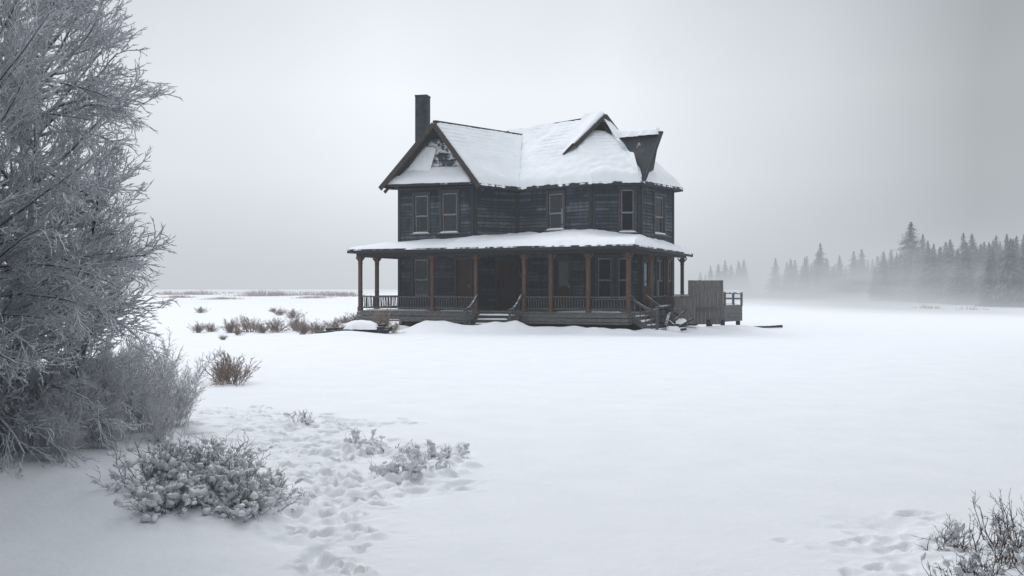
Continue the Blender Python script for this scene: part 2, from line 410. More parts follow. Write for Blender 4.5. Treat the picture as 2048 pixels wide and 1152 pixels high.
for k in range(8):
    a = P[k]; b = P[(k+1) % 8]; d = (b-a); L = d.length; d.normalize(); n = Vector((d.y, -d.x))
    ops = OPEN.get(k, [])
    def pt(s, z, o): q = a+d*s+n*o; return (q.x, q.y, z)
    z = .75
    while z < 6.5:
        za, zb = z, min(z+ROW, 6.5)
        cuts = sorted({za, zb} | {e for o in ops for e in (o[2], o[3]) if za < e < zb})
        for c0, c1 in zip(cuts[:-1], cuts[1:]):
            mid = (c0+c1)/2
            ho = sorted((o[0], o[1]) for o in ops if o[2] < mid < o[3])
            s = 0.0; iv = []
            for h0, h1 in ho: iv.append((s, h0)); s = h1
            iv.append((s, L))
            for s0, s1 in iv:
                if s1-s0 < .01: continue
                ss = [s0]
                while s1-ss[-1] > 2.4: ss.append(ss[-1]+1.2+R.random()*1.1)
                ss.append(s1)
                for q0, q1 in zip(ss[:-1], ss[1:]):
                    j = R.random()*.010
                    o0 = .04*(1-(c0-za)/ROW)+j; o1 = .04*(1-(c1-za)/ROW)+j
                    wall.poly([pt(q0, c0, o0), pt(q1, c0, o0), pt(q1, c1, o1), pt(q0, c1, o1)])
                    if c0 == za: wall.poly([pt(q0, c0, -.03), pt(q1, c0, -.03), pt(q1, c0, o0), pt(q0, c0, o0)])
        z += ROW
    for s, w in ((.06, .13), (L-.06, .13)):
        q = a+d*s+n*.04
        trim.obox((q.x, q.y, 3.62), (d.x*w, d.y*w, 0), (n.x*.05, n.y*.05, 0), (0, 0, 5.8))
    q = a+d*(L/2)+n*.04
    trim.obox((q.x, q.y, 6.36), (d.x*(L-.26), d.y*(L-.26), 0), (n.x*.05, n.y*.05, 0), (0, 0, .2))
    for (s0, s1, z0, z1, kind) in ops:
        fr = MB(); t = .10
        def bx(mb, sa, sb, za, zb, oc, th, mi=0):
            q = a+d*((sa+sb)/2)+n*oc
            mb.obox((q.x, q.y, (za+zb)/2), (d.x*(sb-sa), d.y*(sb-sa), 0), (n.x*th, n.y*th, 0), (0, 0, zb-za), mi)
        bx(fr, s0-t, s0, z0-.02, z1, .055, .05); bx(fr, s1, s1+t, z0-.02, z1, .055, .05)
        bx(fr, s0-t-.03, s1+t+.03, z1, z1+.13, .06, .07)
        bx(fr, s0-.002, s0+.03, z0, z1, -.035, .125); bx(fr, s1-.03, s1+.002, z0, z1, -.035, .125); bx(fr, s0+.03, s1-.03, z1-.03, z1, -.035, .125)
        i0, i1 = s0+.03, s1-.03
        if kind == 'w':
            zm = (z0+z1)/2-.1
            for (ya, yb, oc) in ((zm-.02, z1-.03, .0), (z0+.03, zm+.02, -.035)):
                bx(fr, i0, i0+.04, ya, yb, oc, .03, 1); bx(fr, i1-.04, i1, ya, yb, oc, .03, 1)
                bx(fr, i0+.04, i1-.04, yb-.055, yb, oc, .03, 1); bx(fr, i0+.04, i1-.04, ya, ya+.055, oc, .03, 1)
            w = HB(fr, 'window', [M_wframe, M_sash])
            gl = MB()
            def quad(mb, sa, sb, za, zb, o):
                p1 = a+d*sa+n*o; p2 = a+d*sb+n*o
                mb.poly([(p1.x, p1.y, za), (p2.x, p2.y, za), (p2.x, p2.y, zb), (p1.x, p1.y, zb)])
            quad(gl, i0+.035, i1-.035, zm+.02, z1-.07, .0); quad(gl, i0+.035, i1-.035, z0+.07, zm-.02, -.035)
            HB(gl, 'glass', M_glass, w, fixn=False)
            si = MB(); bx(si, s0-t-.04, s1+t+.04, z0-.07, z0-.021, .07, .13, 0); bx(si, s0, s1, z0-.02, z0+.03, -.03, .1, 0)
            HB(si, 'sill', M_sash, w)
            if z0 > 4:
                ss_ = MB(); q1 = a+d*(s0-t)+n*.13; q2 = a+d*(s1+t)+n*.13; q3 = a+d*(s1+t)+n*.02; q4 = a+d*(s0-t)+n*.02
                snow_sheet(ss_, (q1.x, q1.y, z0-.02), (q2.x, q2.y, z0-.02), (q3.x, q3.y, z0-.0), (q4.x, q4.y, z0-.0), 12, 4, .03, (1, 1, 0, 1), k, .0, er=.06)
                HB(ss_, 'snow', M_snow, w, smooth=True, fixn=False)
            r = R.random()
            if r < .6:
                cu = MB(); lo = z0+.04; hi = zm-.1 if r < .4 else z1-.05
                nn = 18
                ca, cb_ = (i0, i1) if r < .4 else (i0, i0+(i1-i0)*(.3+.2*R.random()))
                for q in range(nn):
                    sa = ca+(cb_-ca)*q/nn; sb = ca+(cb_-ca)*(q+1)/nn
                    oa = -.12+.02*math.sin(q*1.7); ob_ = -.12+.02*math.sin((q+1)*1.7)
                    p1 = a+d*sa+n*oa; p2 = a+d*sb+n*ob_
                    hh = hi+.07*math.sin(q*.5+k*2+z0)
                    cu.poly([(p1.x, p1.y, lo), (p2.x, p2.y, lo), (p2.x, p2.y, hh), (p1.x, p1.y, hh)])
                HB(cu, 'curtain', M_curtain, w, fixn=False)
        else:
            m0, m1 = i0, i1
            bx(fr, s0, s1, z0, z0+.04, .0, .16)
            df = MB()
            bx(df, m0, m0+.11, z0+.05, z1-.035, -.05, .045); bx(df, m1-.11, m1, z0+.05, z1-.035, -.05, .045)
            for (ya, yb) in ((z0+.05, z0+.25), (z0+.95, z0+1.07), (z1-.15, z1-.035)): bx(df, m0+.11, m1-.11, ya, yb, -.05, .045)
            bx(df, m0+.11, m1-.11, z0+.25, z0+.95, -.058, .02)
            if kind == 'd': bx(df, m0+.11, m1-.11, z0+1.07, z1-.15, -.058, .02)
            HB(fr, 'door_frame', M_wframe)
            dd = HB(df, 'door', M_door)
            if kind == 'g':
                gl = MB(); p1 = a+d*(m0+.1)+n*(-.055); p2 = a+d*(m1-.1)+n*(-.055)
                gl.poly([(p1.x, p1.y, z0+1.05), (p2.x, p2.y, z0+1.05), (p2.x, p2.y, z1-.13), (p1.x, p1.y, z1-.13)])
                HB(gl, 'glass', M_glass, dd, fixn=False)
            hd = MB(); bx(hd, m1-.08, m1-.04, z0+.98, z0+1.12, -.02, .03); bx(hd, m1-.14, m1-.04, z0+1.04, z0+1.065, .01, .02)
            HB(hd, 'handle', M_metal, dd)
HB(wall, 'siding_wall', M_siding, fixn=False)
HB(trim, 'wall_trim', M_trim)
fl = MB(); fl.slab([(p.x*.99+.01, p.y*.985+.7, 3.75) for p in P], .2)
HB(fl, 'upper_floor', M_trim)

# ---- roof
G = V3((-3.46, 44.2, 9.14)); GL = V3((-5.89, 45.28, 6.48)); GR = V3((-1.505, 43.33, 6.40))
JA = V3((.52, 48.72, 9.22)); VV = V3((.32, 45.0, 6.36)); J = V3((-.2, 50.0, 9.58)); H0 = V3((4.0, 45.75, 9.62))
HLi = V3((2.95, 44.4, 7.92)); HRi = V3((4.78, 44.25, 8.1)); Pm = lerp(VV, J, .52)
E3 = V3((3.4, 42.0, 6.29)); E4 = V3((5.5, 42.0, 6.33)); E5 = V3((7.79, 45.5, 6.39)); E6 = V3((5.3, 50.3, 6.39)); E7 = V3((-1.3, 51.8, 6.4))
roof = MB(); th = .13
roof.slab([GR, VV, JA, G], th, 0, 1)
roof.slab([VV, E3, HLi, Pm], th, 0, 1)
roof.slab([Pm, HLi, H0, J], th, 0, 1)
roof.slab([E3, E4, HRi, HLi], th, 0, 1)
roof.slab([E4, E5, H0, HRi], th, 0, 1)
roof.slab([E5, E6, J, H0], th, 0, 1)
roof.slab([E6, E7, J], th, 0, 1)
roof.slab([GL, G, JA, J, E7], th, 0, 1)
for a, b in ((GR, VV), (VV, E3), (E3, E4), (E4, E5), (E5, E6)):
    roof.beam(a-V3((0, 0, .1)), b-V3((0, 0, .1)), .07, .16, 1)
for a, b in ((G, JA), (J, H0)):
    roof.beam(a+V3((0, 0, .05)), b+V3((0, 0, .05)), .18, .10, 1)
for a, b in ((GL, G), (GR, G)):
    o = V3((-.4067, -.9135, 0))*.05
    a2 = a+(a-b).normalized()*.15
    roof.beam(a2+o-V3((0, 0, .07)), b+o-V3((0, 0, .07)), .07, .21, 2, up=(0, 0, 1))
    o2 = V3((-.4067, -.9135, 0))*-.35
    roof.beam(a2+o2-V3((0, 0, .2)), b+o2-V3((0, 0, .2)), .08, .12, 1)
for a, b, p, q in ((GL, GR, P[0], P[1]), (GR, VV, P[1], P[2]), (VV, E3, P[2], P[3]), (E3, E4, P[3], P[4]), (E4, E5, P[4], P[5]), (E5, E6, P[5], P[6]), (E7, GL, P[7], P[0])):
    roof.poly([(a.x, a.y, 6.27 if a is GL else a.z-.14), (b.x, b.y, b.z-.14), (q.x, q.y, 6.30), (p.x, p.y, 6.30)], 1)
roof_o = HB(roof, 'roof', [M_shingle, M_trim, M_barge])
gw = MB()
a = P[0]; dd_ = (P[1]-P[0]); L = dd_.length; dd_.normalize(); nn_ = V3((dd_.y, -dd_.x))
gp = lambda s, z, o: (a.x+dd_.x*s+nn_.x*o, a.y+dd_.y*s+nn_.y*o, z)
apex_s = 1.95; z = 6.35
while z < 8.95:
    z2 = min(z+ROW, 9.0); f0 = (9.0-z)/2.6; f1 = (9.0-z2)/2.6
    gw.poly([gp(apex_s-2.25*f0, z, .04), gp(apex_s+2.15*f0, z, .04), gp(apex_s+2.15*f1, z2, .0), gp(apex_s-2.25*f1, z2, .0)])
    gw.poly([gp(apex_s-2.25*f0, z, -.02), gp(apex_s+2.15*f0, z, -.02), gp(apex_s+2.15*f0, z, .04), gp(apex_s-2.25*f0, z, .04)])
    z += ROW
HB(gw, 'gable_wall', M_gable, fixn=False)
pent = MB()
pent.slab([gp(-.62, 6.5, .62), gp(4.15, 6.42, .62), gp(3.7, 7.05, 0.02), gp(.1, 7.05, 0.02)], .1, 0, 1)
pen = HB(pent, 'pent_roof', [M_shingle, M_trim])
fdir = V3((.70, -.71, 0)); pd = V3((-.74, -.67, 0))
R2 = V3((4.25, 45.5, 9.75)); HL = V3((2.77, 44.16, 8.18)); HR = V3((5.73, 46.84, 8.18))
gb = MB(); back = -fdir*1.0
HLb = HL-fdir*.75+V3((0, 0, -.42)); HRb = HR-fdir*.9+V3((0, 0, -.3))
gb.slab([HL, R2, R2+back, HLb], .09, 0, 1)
gb.slab([R2, HR, HRb, R2+back], .09, 0, 1)
for q in (HL, HR):
    gb.beam(q+fdir*.03-V3((0, 0, .07)), R2+fdir*.03-V3((0, 0, .07)), .07, .19, 2)
    gb.beam(q-fdir*.3-V3((0, 0, .18)), R2-fdir*.3-V3((0, 0, .18)), .07, .12, 1)
w0 = -fdir*.55
gb.poly([HL+w0+V3((0, 0, -.9)), HR+w0+V3((0, 0, -.9)), R2+w0-V3((0, 0, .1))], 1)
gab_o = HB(gb, 'gablet', [M_shingle, M_trim, M_barge])
sn = MB()
snow_sheet(sn, HLb+V3((0, 0, -.1)), HL, R2+fdir*-.02, R2+back-fdir*.3, 24, 26, .15, (0, 1, 0, 0), 3, .12)
snow_sheet(sn, HR, HRb, R2+back-fdir*.3, R2+fdir*-.02, 24, 22, .15, (1, 0, 0, 1), 3, .05)
HB(sn, 'snow', M_roofsnow, gab_o, smooth=True, fixn=False)
Q = V3((6.36, 42.8, 8.48)); Tb = V3((4.6, 45.25, 8.65)); F1_ = V3((5.5, 41.95, 6.42)); F2_ = V3((6.2, 43.85, 6.9)); F3_ = V3((4.85, 43.1, 7.0))
dm = MB()
dm.slab([Tb, Q, F1_, F3_], .1, 0, 1)
dm.slab([Tb, Q, F2_], .1, 0, 1)
dm.poly([Q, F1_, F2_], 1)
dm.beam(Q+V3((.06, -.05, .02)), F1_+V3((.06, -.05, -.1)), .09, .17, 1, up=(.5, -.8, 0))
dm.beam(Q+(Q-Tb).normalized()*.14, Tb, .12, .09, 1)
dormer_o = HB(dm, 'dormer', [M_shingle2, M_trim, M_barge])
ch = MB(); cx, cy = -4.18, 46.6
ch.obox((cx, cy, 8.80), (.55, -.12, 0), (.12, .55, 0), (0, 0, 3.85)); ch.obox((cx, cy, 10.76), (.58, -.13, 0), (.13, .58, 0), (0, 0, .07))
HB(ch, 'chimney', M_brick, roof_o)

sn = MB()
snow_sheet(sn, GR, VV, JA, G, 70, 44, .2, (1, 0, 1, 1), 1)
snow_sheet(sn, VV, E3, HLi, Pm, 90, 26, .24, (1, 0, 0, 0), 2, .08)
snow_sheet(sn, Pm, HLi, H0, J, 70, 26, .24, (0, 0, 1, 0), 2, .08)
snow_sheet(sn, VV, VV+V3((.02, -.02, 0)), J, JA, 6, 30, .24, (0, 0, 0, 0), 2)
snow_sheet(sn, E3, E4, HRi, HLi, 50, 40, .24, (1, 0, 0, 0), 2)
snow_sheet(sn, HLi, HRi, V3((4.45, 45.6, 8.75)), V3((3.35, 45.25, 8.75)), 30, 20, .24, (0, 0, 0, 0), 2)
snow_sheet(sn, E4, E5, H0+V3((.02, 0, 0)), H0, 50, 36, .22, (1, 1, 1, 0), 4)
snow_sheet(sn, E5, E6, J, H0, 24, 20, .17, (1, 1, 1, 1), 5)
snow_sheet(sn, GL, E7, J, G, 20, 20, .12, (1, 1, 1, 1), 6)
HB(sn, 'snow', M_roofsnow, roof_o, smooth=True, fixn=False)
sn = MB()
snow_sheet(sn, gp(-.55, 6.53, .6), gp(4.05, 6.45, .6), gp(3.3, 7.2, .02), gp(.5, 7.3, .02), 60, 14, .13, (1, 1, 1, 1), 8, .02)
snow_sheet(sn, gp(.42, 7.05, .22), gp(1.7, 7.0, .22), gp(2.0, 8.2, .05), gp(1.45, 8.3, .05), 40, 30, .08, (0, 1, 1, 1), 12, .1)
HB(sn, 'snow', M_snow, pen, smooth=True, fixn=False)
sn = MB()
sd_ = V3((.81, .585, 0))*.17
snow_sheet(sn, Tb-sd_+V3((0, 0, -.05)), Q-sd_*.9+V3((0, 0, -.05)), Q+sd_+V3((0, 0, -.05)), Tb+sd_+V3((0, 0, -.05)), 30, 8, .3, (1, 1, 1, 0), 3, .09, er=.12)
up_ = V3((-.03, -.10, .12))
snow_sheet(sn, F3_+up_, lerp(F3_, F1_, .85)+up_, lerp(Q, F1_, .55)*.5+lerp(Tb, F3_, .6)*.5+up_, lerp(Tb, F3_, .55)+up_, 24, 18, .12, (1, 1, 1, 1), 5, .06, er=.12)
HB(sn, 'snow', M_snow, dormer_o, smooth=True, fixn=False)

# ---- porch roof
zi = [3.84, 3.98, 4.12, 4.14, 3.90, 3.64]
LBo = F2(-12.85, 5.0, 3.5); LBi = P[0].lerp(P[7], .45)
outer = [LBo, F2(-12.85, -.42, 3.5), F2(-7.9, -.42, 3.5), F2(-5.6, -.42, 3.5), F2(-2.4, -.44, 3.5), F2(.38, -.46, 3.5), V3((8.5, 46.9, 3.42))]
inner = [V3((LBi.x, LBi.y, 3.84))] + [V3((P[i].x, P[i].y, zi[i])) for i in range(4)] + [V3((P[4].x, P[4].y, zi[4])), V3((P[5].x, P[5].y, zi[5]))]
pr = MB(); sn = MB()
for k in range(6):
    pr.slab([outer[k], outer[k+1], inner[k+1], inner[k]], .1, 0, 1)
    pr.beam(outer[k]-V3((0, 0, .09)), outer[k+1]-V3((0, 0, .09)), .06, .15, 1)
    snow_sheet(sn, outer[k], outer[k+1], inner[k+1], inner[k], 44, 14, .095 if k < 2 else .17, (1, 1 if k == 5 else 0, 0, 1 if k == 0 else 0), 1, .05, er=.35)
pr.slab([outer[6], V3((7.9, 47.5, 3.42)), V3((P[5].x, P[5].y+.3, 3.64)), inner[6]], .1, 0, 1)
DK = [F2(-12.6, 4.6), F2(-12.6, 0), F2(0, 0), V3((8.05, 46.3, 0))]
for a_, b_ in zip(DK[:-1], DK[1:]):
    pr.beam(V3((a_.x, a_.y, 3.28)), V3((b_.x, b_.y, 3.28)), .13, .2, 1)
pr_o = HB(pr, 'porch_roof', [M_shingle, M_trim])
HB(sn, 'snow', M_snow, pr_o, smooth=True, fixn=False)
# ---- deck
dk = MB()
dpoly = [(q.x, q.y, .8) for q in DK] + [(P[6].x, P[6].y, .8), (P[7].x, P[7].y, .8)]
dk.slab(dpoly, .06)
for a_, b_ in zip(DK[:-1], DK[1:]):
    dv = (b_-a_).normalized(); nv_ = V3((dv.y, -dv.x, 0))
    L = (b_-a_).length
    for r_, (z0, hh) in enumerate(((.66, .155), (.495, .15), (.37, .08))):
        s = 0
        while s < L:
            e = min(L, s+2.2+R.random()*1.4)
            if L-e < .5: e = L
            o = nv_*(.02+R.random()*.012)
            pa = a_+dv*(s+.004)+o; pb = a_+dv*(e-.004)+o
            sag = (R.random()-.5)*.03
            dk.beam(V3((pa.x, pa.y, z0)), V3((pb.x, pb.y, z0+sag)), .035, hh-.012)
            s = e
deck_o = HB(dk, 'porch_deck', M_grey)
# blown snow lying along the edge of the porch floor
ds = MB()
for (u0, u1, T) in ((-12.3, -9.2, .05), (-8.6, -7.0, .04), (-3.2, -.5, .045)):
    snow_sheet(ds, F2(u0, .16, .8), F2(u1, .16, .8), F2(u1, .75, .8), F2(u0, .75, .8), 30, 8, T, (1, 1, 1, 1), u0, .0, er=.2)
HB(ds, 'snow', M_snow, deck_o, smooth=True, fixn=False)
for a_, b_ in zip(DK[:-1], DK[1:]):
    L = (b_-a_).length; n_ = max(2, int(L/2.2))
    for i in range(n_+1):
        pi_ = MB(); q = a_.lerp(b_, i/n_); pi_.obox((q.x+.02, q.y+.15, .1), (.24, 0, 0), (0, .24, 0), (0, 0, .46)); pi_.obox((q.x+.02, q.y+.15, -.1), (.34, 0, 0), (0, .34, 0), (0, 0, .2))
        HB(pi_, 'pier', M_dark)
fd = MB(); nP = len(P)
for k in range(nP):
    a_, b_ = P[k], P[(k+1) % nP]
    fd.poly([(a_.x, a_.y+.12, -.3), (b_.x, b_.y+.12, -.3), (b_.x, b_.y+.12, .74), (a_.x, a_.y+.12, .74)])
fdo = HB(fd, 'foundation', M_dark)
def post(q, par=house):
    m = MB(); x, y = q.x, q.y; u = V3((.9135, -.4067, 0)); v = V3((.4067, .9135, 0))
    def b(zc, w, h): m.obox((x, y, zc), u*w, v*w, (0, 0, h))
    b(1.99, .14, 2.38); b(.88, .19, .16); b(3.12, .19, .12); b(1.62, .165, .05); b(2.9, .165, .04)
    for sg in (-1, 1):
        m.beam(V3((x, y, 2.98))+u*.06*sg, V3((x, y, 3.17))+u*.22*sg, .05, .05)
    return HB(m, 'porch_post', M_post)
PU = [-12.52, -8.86, -6.77, -4.54, -3.36, -1.74, -.06]
for u in PU: post(F2(u, .1))
post(F2(-12.52, 1.5)); post(F2(-12.52, 4.4))
RS = lambda t, o=0: V3((4.62+3.43*t-.1*(1)+o, 39.3+7*t, 0))
for t in (.379, .68, .985): post(RS(t))
def railing(a_, b_):
    m = MB(); L = (b_-a_).length; d = (b_-a_).normalized()
    A = a_+d*.08; B = b_-d*.08
    s1, s2 = R.gauss(0, .018), R.gauss(0, .018)
    m.beam(A+V3((0, 0, 1.42+s1)), B+V3((0, 0, 1.42+s2)), .09, .05); m.beam(A+V3((0, 0, .93)), B+V3((0, 0, .93+s1)), .05, .06)
    n_ = int(L/.13)
    for i in range(1, n_):
        if R.random() < .09: continue
        q = A.lerp(B, i/n_); m.obox((q.x, q.y, 1.177), (.035, 0, 0), (0, .035, 0), (R.gauss(0, .018), 0, .43))
    HB(m, 'railing', M_rail)
for u0, u1 in ((-12.52, -8.86), (-8.86, -6.77), (-4.54, -3.36), (-3.36, -1.74), (-1.74, -.06)):
    railing(F2(u0, .1), F2(u1, .1))
railing(F2(-12.52, 1.5), F2(-12.52, .1)); railing(F2(-12.52, 4.4), F2(-12.52, 1.5))
railing(RS(.379), RS(.68)); railing(RS(.68), RS(.985))
def stairs(c0, c1, out, nst=4, mat=None, T=.05, broken=False):
    mat = mat or M_step
    m = MB(); w = (c1-c0).length; side = (c1-c0).normalized(); ss = MB()
    for i in range(nst):
        z = .8-(i+1)*.17; o = out*(.14+i*.27)
        mid = (c0+c1)/2+o
        tilt = V3((0, 0, (.12 if i == 1 else -.07) if broken and i in (1, 3) else 0))
        m.obox((mid.x, mid.y, z), side*w+tilt, out*.30, (0, 0, .045)); m.obox((mid.x-out.x*.13, mid.y-out.y*.13, z+.09), side*(w-.1), out*.02, (0, 0, .14))
        sh = .15+.5*((i*7) % 3)/3
        A = mid-side*(w/2-.08-sh*.3)+out*.08; B = mid+side*(w/2-.08-sh)+out*.08; C = mid+side*(w/2-.08-sh)-out*.1; D = mid-side*(w/2-.08-sh*.3)-out*.1
        for q in (A, B, C, D): q.z = z+.02
        snow_sheet(ss, A, B, C, D, 16, 5, T, seed=i*3, over=.02, er=.1)
    for c in (c0, c1):
        m.beam(c+V3((0, 0, .62))+out*.02, c+out*1.25+V3((0, 0, -.1)), .05, .22)
    st = HB(m, 'staircase', mat)
    HB(ss, 'snow', M_snow, st, smooth=True, fixn=False)
    for c in (c0, c1):
        h = MB()
        e = c+out*1.15
        h.obox((e.x, e.y, .42), (.11, 0, 0), (0, .11, 0), (0, 0, .95))
        h.obox((e.x, e.y, .92), (.15, 0, 0), (0, .15, 0), (0, 0, .06))
        pts = [c+out*t*1.15+V3((0, 0, 1.5-.62*(1-(1-t)**1.8))) for t in (0, .2, .4, .6, .8, 1)]
        for p_, q_ in zip(pts[:-1], pts[1:]): h.beam(p_, q_, .07, .09)
        for t in (.2, .4, .6, .8):
            p_ = c+out*t*1.15; zt = 1.5-.62*(1-(1-t)**1.8); zb = .72-.75*t
            h.obox((p_.x, p_.y, (zt+zb)/2), (.04, 0, 0), (0, .04, 0), (0, 0, zt-zb))
        HB(h, 'handrail', M_rail, st)
fo = V3((-.4067, -.9135, 0))
stairs(F2(-6.67, 0), F2(-4.64, 0), fo, T=.05)
rd = V3((3.43, 7, 0)).normalized(); ro = V3((rd.y, -rd.x, 0))
stairs(RS(.04), RS(.30), ro, mat=M_rail, broken=True, T=.03)

# ------------------------------------------------------------------ raised platform with plank screen
PO = (8.6, 43.6, 0)
plat = empty('loading_platform', PO, 'raised weathered plank platform with tall board screen beside the porch', 'wooden platform')
def planks(mb, p0, p1, z0, z1, w=.15, th=.03, jit=.03):
    L = (p1-p0).length; d = (p1-p0).normalized(); n = V3((d.y, -d.x, 0)); k = int(L/w); w = L/k
    for i in range(k):
        q = p0+d*(w*(i+.5))+n*(R.random()*.012); j = (R.random()-.5)*jit
        mb.obox((q.x, q.y, (z0+z1+j)/2), d*(w-.003), n*th, (0, 0, z1-z0+j))
m = MB(); planks(m, V3((7.72, 43.2, 0)), V3((9.05, 43.0, 0)), .22, 2.12)
m.beam((7.72, 43.28, 1.8), (9.05, 43.08, 1.8), .06, .1); m.beam((7.72, 43.28, .8), (9.05, 43.08, .8), .06, .1)
m.obox((7.69, 43.2, 1.16), (.08, 0, 0), (0, .1, 0), (0, 0, 1.94)); m.obox((9.08, 43.0, 1.16), (.07, 0, 0), (0, .1, 0), (0, 0, 1.94))
m.build('plank_screen', M_plank, plat, PO)
m = MB(); planks(m, V3((6.85, 41.9, 0)), V3((7.62, 41.8, 0)), .05, 1.46, .19); planks(m, V3((7.62, 41.82, 0)), V3((7.9, 42.9, 0)), .05, 1.44, .19); planks(m, V3((6.6, 42.8, 0)), V3((6.84, 41.92, 0)), .05, 1.44, .19)
m.beam((6.84, 41.86, 1.5), (7.64, 41.76, 1.5), .12, .05)
m.build('wooden_bin', M_plank, plat, PO)
m = MB(); m.slab([V3((7.8, 43.1, .95)), V3((9.1, 42.95, .95)), V3((10.25, 44.6, .95)), V3((8.9, 45.4, .95))], .08)
for z in (.42, .60, .78, .96): m.beam((9.12, 42.96, z), (10.3, 44.6, z), .04, .175)
for z in (.42, .60, .78, .96): m.beam((10.3, 44.62, z), (9.2, 45.4, z), .04, .175)
m.build('platform_side', M_grey, plat, PO)
m = MB()
for zz in (1.58, 1.34):
    m.beam((9.25, 43.3, zz), (10.28, 44.6, zz-.02), .07, .08)
for t in (0, .5, 1): m.obox((9.25+1.03*t, 43.3+1.3*t, 1.3), (.09, 0, 0), (0, .09, 0), (0, 0, .62))
m.build('guard_rail', M_grey, plat, PO)
for args in ((V3((9.23, 43.24, 1.62)), V3((10.33, 44.6, 1.60)), V3((10.24, 44.66, 1.60)), V3((9.17, 43.34, 1.62)), 20, 4, .06), (V3((6.95, 42.1, 1.35)), V3((7.55, 42.0, 1.35)), V3((7.7, 42.8, 1.35)), V3((6.9, 42.8, 1.35)), 14, 14, .16), (V3((9.25, 43.15, 1.02)), V3((10.22, 44.5, 1.02)), V3((9.4, 45.1, 1.0)), V3((8.9, 44.2, 1.0)), 14, 14, .12)):
    sn = MB(); snow_sheet(sn, *args, seed=3, over=0, er=.05 if args[4] == 20 else .22)
    sn.build('snow', M_snow, plat, PO, smooth=True, fixn=False)
for (x, y) in ((7.85, 43.05), (8.5, 43.1), (9.1, 43.0), (10.1, 44.5), (9.0, 45.2), (7.95, 43.9)):
    m = MB(); m.obox((x, y, .12), (.16, 0, 0), (0, .16, 0), (0, 0, .6)); m.obox((x, y, -.1), (.26, 0, 0), (0, .26, 0), (0, 0, .3)); m.build('leg', M_dark, plat, PO)

def timber(name, loc, label, items, snow=True, cat='timber pile', sn_=None, mat=None):
    e = empty(name, loc, label, cat)
    for (x, y, z, l, ang, tilt, w, h) in items:
        m = MB()
        d = V3((math.cos(ang)*math.cos(tilt), math.sin(ang)*math.cos(tilt), math.sin(tilt)))*l/2
        c = V3((loc[0]+x, loc[1]+y, loc[2]+z)); m.beam(c-d, c+d, w, h)
        m.build('plank', mat or M_dark, e, loc)
    if snow:
        ss = MB(); x0, y0, z0 = loc
        sx, sz = sn_ or (1.0, .25)
        snow_sheet(ss, V3((x0-.5*sx, y0-.35*sx, z0+sz)), V3((x0+.75*sx, y0-.4*sx, z0+sz)), V3((x0+.7*sx, y0+.45*sx, z0+sz+.11)), V3((x0-.45*sx, y0+.45*sx, z0+sz+.11)), 24, 16, .17*sx, seed=5, er=.3*sx)
        ss.build('snow', M_snow, e, loc, smooth=True, fixn=False)
timber('timber_pile', (-5.75, 37.2, g1(-5.75, 37.2)-.10), 'pile of dark broken timber under a snow cap by the porch',
       [(-.9, 0, .08, 1.4, .05, .02, .2, .12), (-.6, .3, .2, 1.3, -.1, .04, .18, .10), (.1, -.3, .12, 1.6, .1, -.02, .2, .16), (.3, .1, .2, 1.3, -.25, .02, .4, .16),
        (.5, -.2, .1, 1.3, .25, .03, .25, .16), (.9, .2, .16, .8, .9, .1, .2, .16), (0, .2, .1, 1.0, 1.4, 0, .3, .2), (.6, .3, .3, .8, .5, .1, .14, .1), (-1.2, -.1, .08, .7, .3, .1, .12, .08)])
timber('fallen_plank', (11.3, 44.8, g1(11.3, 44.8)), 'dark plank lying half buried in snow', [(0, 0, .05, 1.7, -.05, .02, .2, .08), (.5, -.1, .08, .7, .3, .05, .16, .08)], False, 'plank')
timber('broken_boards', (6.35, 39.6, g1(6.35, 39.6)-.05), 'broken dark boards lying beside the side steps', [(0, 0, .1, 1.2, .2, .1, .2, .08), (.2, .3, .2, 1.0, -.5, .25, .16, .06), (-.3, .2, .08, .9, 1.0, .1, .2, .08), (.5, .6, .3, 1.1, .1, .5, .1, .06), (.1, .8, .4, .9, 2.4, .6, .1, .06)], True, 'boards', (.45, .12))
timber('broken_boards', (6.9, 41.0, g1(6.9, 41.0)), 'splintered boards leaning against a wooden bin', [(-.1, 0, .35, 1.1, .3, .7, .14, .04), (-.5, .2, .3, 1.0, -.2, .9, .12, .04), (-.5, .1, .12, 1.2, .1, .05, .2, .1), (.2, -.2, .08, 1.0, -.3, .02, .16, .08), (-.3, .3, .6, .9, .5, -.4, .2, .04)], True, 'boards', (.4, .16))
timber('broken_boards', (5.9, 40.5, g1(5.9, 40.5)), 'dark lumber heaped over the corner steps', [(0, 0, .9, 1.1, .4, .25, .2, .05), (.2, .1, .7, 1.0, .1, -.3, .16, .05), (.4, -.2, .5, .9, 1.2, .6, .12, .05), (.3, .3, 1.0, .8, .9, .1, .3, .05)], False, 'boards', None, M_rail)

